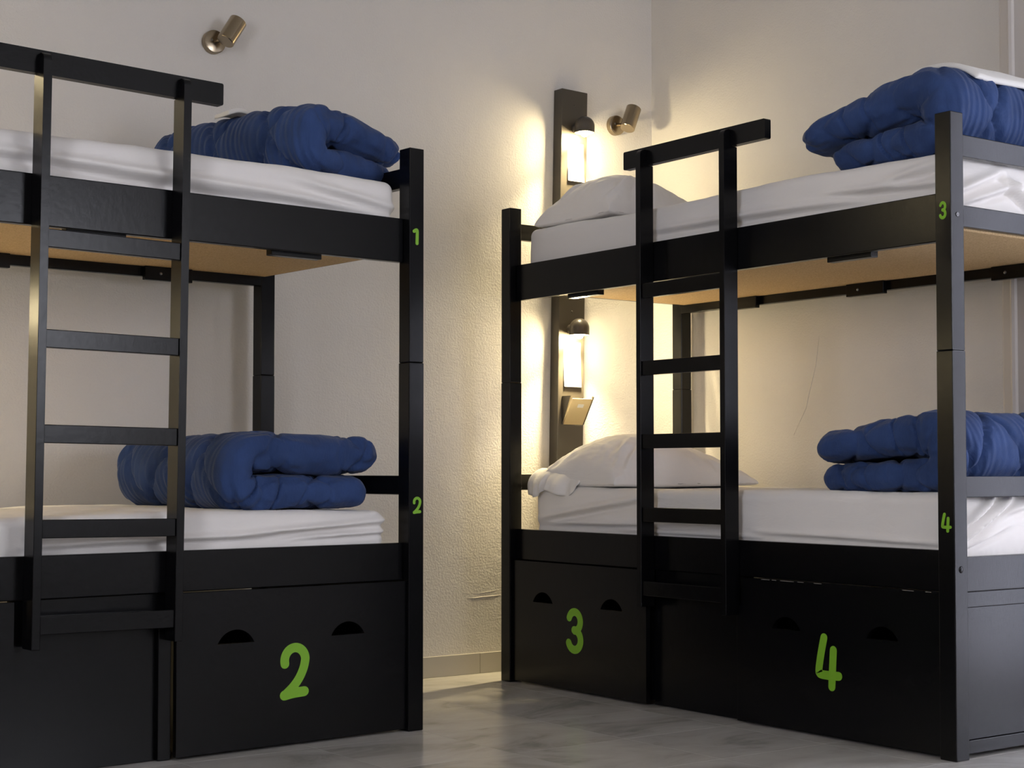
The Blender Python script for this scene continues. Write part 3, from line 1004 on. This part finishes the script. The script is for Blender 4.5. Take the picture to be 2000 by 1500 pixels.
# ------------------------------------------------------------------ lamp planks, reading lamps, notices
def plank(label, x_top, x_bot, w, z0, z1, y=-0.0005, th=0.052):
    root = empty('lamp_board')
    tag(root, label, 'board', 'dark boards carrying the reading lamps')
    b = bmesh.new()
    bm_box(b, 0, w, -th, 0.0, 0, z1 - z0, 0.002)
    me = to_mesh(b, 'board')
    o = link('board', me, M['plank'], root)
    root.location = (x_bot, y, z0)
    root.rotation_euler = (0, math.atan2(x_top - x_bot, z1 - z0), 0)
    for zz in (0.06, (z1 - z0) - 0.06):
        b = bmesh.new()
        lathe(b, [(0.0, 0.0015), (0.003, 0.0012), (0.0042, 0.0), (0.0, 0.0)], 12)
        s = link('screw_head', to_mesh(b, 'screw_head', True), M['plank'], root)
        s.location = (w / 2, -th, zz)
        s.rotation_euler = (math.pi / 2, 0, 0)
    return root
plank('dark upper lamp board rising above the upper pillow beside the brass spotlight', -0.520, -0.533, 0.131, 1.70, 2.301)
plank('dark lower lamp board between the two pillows of the corner bunk', -0.5355, -0.551, 0.131, 0.62, 1.470)

def reading_lamp(label, x, y_plank, z_top, reach, watts):
    root = empty('reading_lamp', (x, y_plank, z_top))
    tag(root, label, 'lamp', 'dome reading lamps')
    r = 0.040
    b = bmesh.new()                                     # wall cup
    lathe(b, [(0.0, 0.014), (0.016, 0.014), (0.020, 0.008), (0.020, 0.0), (0.0, 0.0)], 24, Matrix.Translation((0, 0, -0.040)) @ aim((0, -1, 0)))
    smooth_by_angle(link('mount', to_mesh(b, 'mount'), M['shade'], root))
    b = bmesh.new()
    lathe(b, [(0.0, -0.002), (0.008, -0.002), (0.008, reach - 0.02), (0.0, reach - 0.02)], 16, Matrix.Translation((0, 0, -0.040)) @ aim((0, -1, 0)))
    smooth_by_angle(link('arm', to_mesh(b, 'arm'), M['shade'], root))
    b = bmesh.new()                                     # dome shade, open below
    pr = []
    for k in range(13):
        a = math.pi / 2 * k / 12
        pr.append((r * math.sin(a), -r + r * math.cos(a)))
    pr += [(r, -0.064), (r + 0.0015, -0.066), (r - 0.002, -0.066)]
    for k in range(12, -1, -1):
        a = math.pi / 2 * k / 12
        pr.append(((r - 0.002) * math.sin(a), -r + (r - 0.002) * math.cos(a)))
    lathe(b, pr, 40, Matrix.Translation((0, -reach, 0)))
    smooth_by_angle(link('shade', to_mesh(b, 'shade'), M['shade'], root), 60)
    b = bmesh.new()
    bmesh.ops.create_uvsphere(b, u_segments=20, v_segments=12, radius=0.016)
    o = link('bulb', to_mesh(b, 'bulb', True), M['bulb'], root)
    o.location = (0, -reach, -0.066)
    o.visible_shadow = True
    ld = bpy.data.lights.new('bulb_light', 'POINT')
    ld.energy = watts
    ld.color = LAMP_COL
    ld.shadow_soft_size = 0.025
    lo = bpy.data.objects.new('bulb_light', ld)
    lo.location = (0, -reach, -0.070)
    lo.parent = root
    COL.objects.link(lo)
    sd = bpy.data.lights.new('reflector_beam', 'SPOT')
    sd.energy = LAMP_SPOT
    sd.color = LAMP_COL
    sd.spot_size = math.radians(108)
    sd.spot_blend = 1.0
    sd.shadow_soft_size = 0.02
    so = bpy.data.objects.new('reflector_beam', sd)
    so.location = (0, -reach, -0.090)
    so.parent = root
    COL.objects.link(so)
    return root
reading_lamp('lit dome reading lamp on the upper lamp board beside the brass spotlight', -0.452, -0.053, 2.185, 0.058, LAMP_W)
reading_lamp('lit dome reading lamp on the lower lamp board above the small holder', -0.478, -0.053, 1.377, 0.055, LAMP_W)

def notice(label, x0, x1, z0, z1, y, mark):
    root = empty('notice_card', ((x0 + x1) / 2, y, z0))
    tag(root, label, 'notice', 'white cards under the reading lamps')
    hw, h = (x1 - x0) / 2, z1 - z0
    b = bmesh.new()
    n = 14
    rows = []
    for i in range(n + 1):
        t = i / n
        yy = -0.0008 - 0.005 * (1 - t) ** 3
        rows.append([b.verts.new((-hw, yy, t * h)), b.verts.new((hw, yy - 0.0008 * (1 - t), t * h)), b.verts.new((hw, yy + 0.0006, t * h)), b.verts.new((-hw, yy + 0.0006, t * h))])
    for a, c in zip(rows[:-1], rows[1:]):
        for j in range(4):
            k = (j + 1) % 4
            b.faces.new((a[j], a[k], c[k], c[j]))
    b.faces.new(rows[0]); b.faces.new(rows[-1][::-1])
    link('card', to_mesh(b, 'card', False), M['paper'], root)
    b = bmesh.new()
    for (xa, xb, za, zb, yy) in mark:
        bm_box(b, xa, xb, yy - 0.0004, yy + 0.0003, za, zb)
    link('printed_mark', to_mesh(b, 'printed_mark'), M['ink'], root)
    return root
notice('white card on the upper lamp board, just above the pillow', -0.493, -0.412, 1.932, 2.085, -0.0528, [(-0.012, 0.022, 0.010, 0.0125, -0.0052)])
notice('white card on the lower lamp board, above the tilted holder', -0.514, -0.429, 1.108, 1.285, -0.0528,
       [(-0.004, 0.000, 0.150, 0.164, -0.0012), (0.003, 0.006, 0.158, 0.166, -0.0012), (0.001, 0.007, 0.146, 0.149, -0.0012), (-0.002, 0.004, 0.139, 0.1415, -0.0012)])

# tilted metal holder
hd = empty('card_holder', (-0.470, -0.053, 0.958))
tag(hd, 'small tilted metal holder on the lower lamp board', 'holder')
hw, hh, lean = 0.049, 0.100, 0.062
def tilted(name, xa, xb, ta, tb, d0, d1, m):
    b = bmesh.new()
    nrm = Vector((0, -hh, -lean)).normalized()
    def p(x, t, d):
        return Vector((x, -0.003 - lean * t, hh * t)) + nrm * d
    v = [b.verts.new(p(x, t, d)) for d in (d0, d1) for (x, t) in ((xa, ta), (xb, ta), (xb, tb), (xa, tb))]
    for f in ((0, 1, 2, 3), (7, 6, 5, 4), (0, 4, 5, 1), (1, 5, 6, 2), (2, 6, 7, 3), (3, 7, 4, 0)):
        b.faces.new([v[i] for i in f])
    return link(name, to_mesh(b, name), m, hd)
tilted('front_plate', -hw, hw, 0.0, 1.0, -0.003, 0.0, M['holder'])
for a in ((-hw, -hw + 0.003, 0, 1), (hw - 0.003, hw, 0, 1), (-hw, hw, 0, 0.03), (-hw, hw, 0.97, 1)):
    tilted('plate_rim', a[0], a[1], a[2], a[3], 0.0, 0.0012, M['holder'])
pm = tilted('printed_mark', -0.012, 0.018, 0.66, 0.79, 0.0001, 0.0006, M['paper'])
tilted('side_edge', hw, hw + 0.006, 0.0, 1.08, -0.006, 0.001, M['plank'])
prism('side_cheek', [(-0.0005, 0.0), (-0.0005, 0.112), (-0.055, 0.112)], 0, -hw - 0.004, -hw + 0.0, M['plank'], hd)
box('back_plate', -hw - 0.003, 0.012, -0.004, -0.0006, 0.0, 0.112, M['plank'], hd, 0.0005)

# ------------------------------------------------------------------ wall spotlights
def spotlight(label, x, z, head0, head1):
    root = empty('wall_spotlight', (x, 0.0, z))
    tag(root, label, 'spotlight', 'brass wall spotlights')
    b = bmesh.new()
    lathe(b, [(0.0, 0.024), (0.036, 0.024), (0.0395, 0.0225), (0.041, 0.019), (0.041, 0.0005), (0.0, 0.0005)], 48, aim((0, -1, 0)))
    smooth_by_angle(link('wall_base', to_mesh(b, 'wall_base'), M['brass'], root), 30)
    b = bmesh.new()
    lathe(b, [(0.0, 0.0012), (0.0035, 0.001), (0.0045, 0.0), (0.0, 0.0)], 16, Matrix.Translation((-0.014, -0.024, 0.004)) @ aim((0, -1, 0)))
    link('screw_head', to_mesh(b, 'screw_head', True), M['steel'], root)
    h0, h1 = Vector(head0), Vector(head1)
    d = (h1 - h0); ln = d.length
    joint = h0 + d * 0.22
    a0 = Vector((0, -0.022, 0))
    b = bmesh.new()
    lathe(b, [(0.0, 0.0), (0.0075, 0.0), (0.0075, (joint - a0).length), (0.0, (joint - a0).length)], 20, Matrix.Translation(a0) @ aim(joint - a0))
    smooth_by_angle(link('arm', to_mesh(b, 'arm'), M['brass'], root))
    b = bmesh.new()
    R = 0.031
    lathe(b, [(0.0, 0.0), (R - 0.002, 0.0), (R, 0.002), (R, ln), (R - 0.002, ln), (R - 0.002, ln - 0.03), (0.0, ln - 0.03)], 48, Matrix.Translation(h0) @ aim(d))
    smooth_by_angle(link('spot_head', to_mesh(b, 'spot_head'), M['brass'], root), 30)
    b = bmesh.new()
    lathe(b, [(0.0, ln - 0.024), (0.020, ln - 0.022), (0.025, ln - 0.0295), (0.0, ln - 0.0295)], 24, Matrix.Translation(h0) @ aim(d))
    link('lens', to_mesh(b, 'lens', True), M['paper'], root)
    return root
spotlight('unlit brass spotlight high on the wall above the left bunk bed', -2.018, 2.257, (0.008, -0.082, -0.012), (0.060, -0.075, 0.068))
spotlight('unlit brass spotlight on the wall beside the upper lamp board, near the corner', -0.206, 2.197, (-0.002, -0.086, -0.026), (0.040, -0.078, 0.064))

# bed head board of the first bunk: same board and lamps, standing left of the picture
plank('dark upper lamp board at the head of the left bunk bed', -3.70, -3.70, 0.131, 1.70, 2.301)
plank('dark lower lamp board at the head of the left bunk bed', -3.70, -3.70, 0.131, 0.62, 1.470)
reading_lamp('lit upper dome reading lamp at the head of the left bunk bed', -3.635, -0.053, 2.185, 0.058, LAMP_W)
reading_lamp('lit lower dome reading lamp at the head of the left bunk bed', -3.635, -0.053, 1.377, 0.055, LAMP_W)
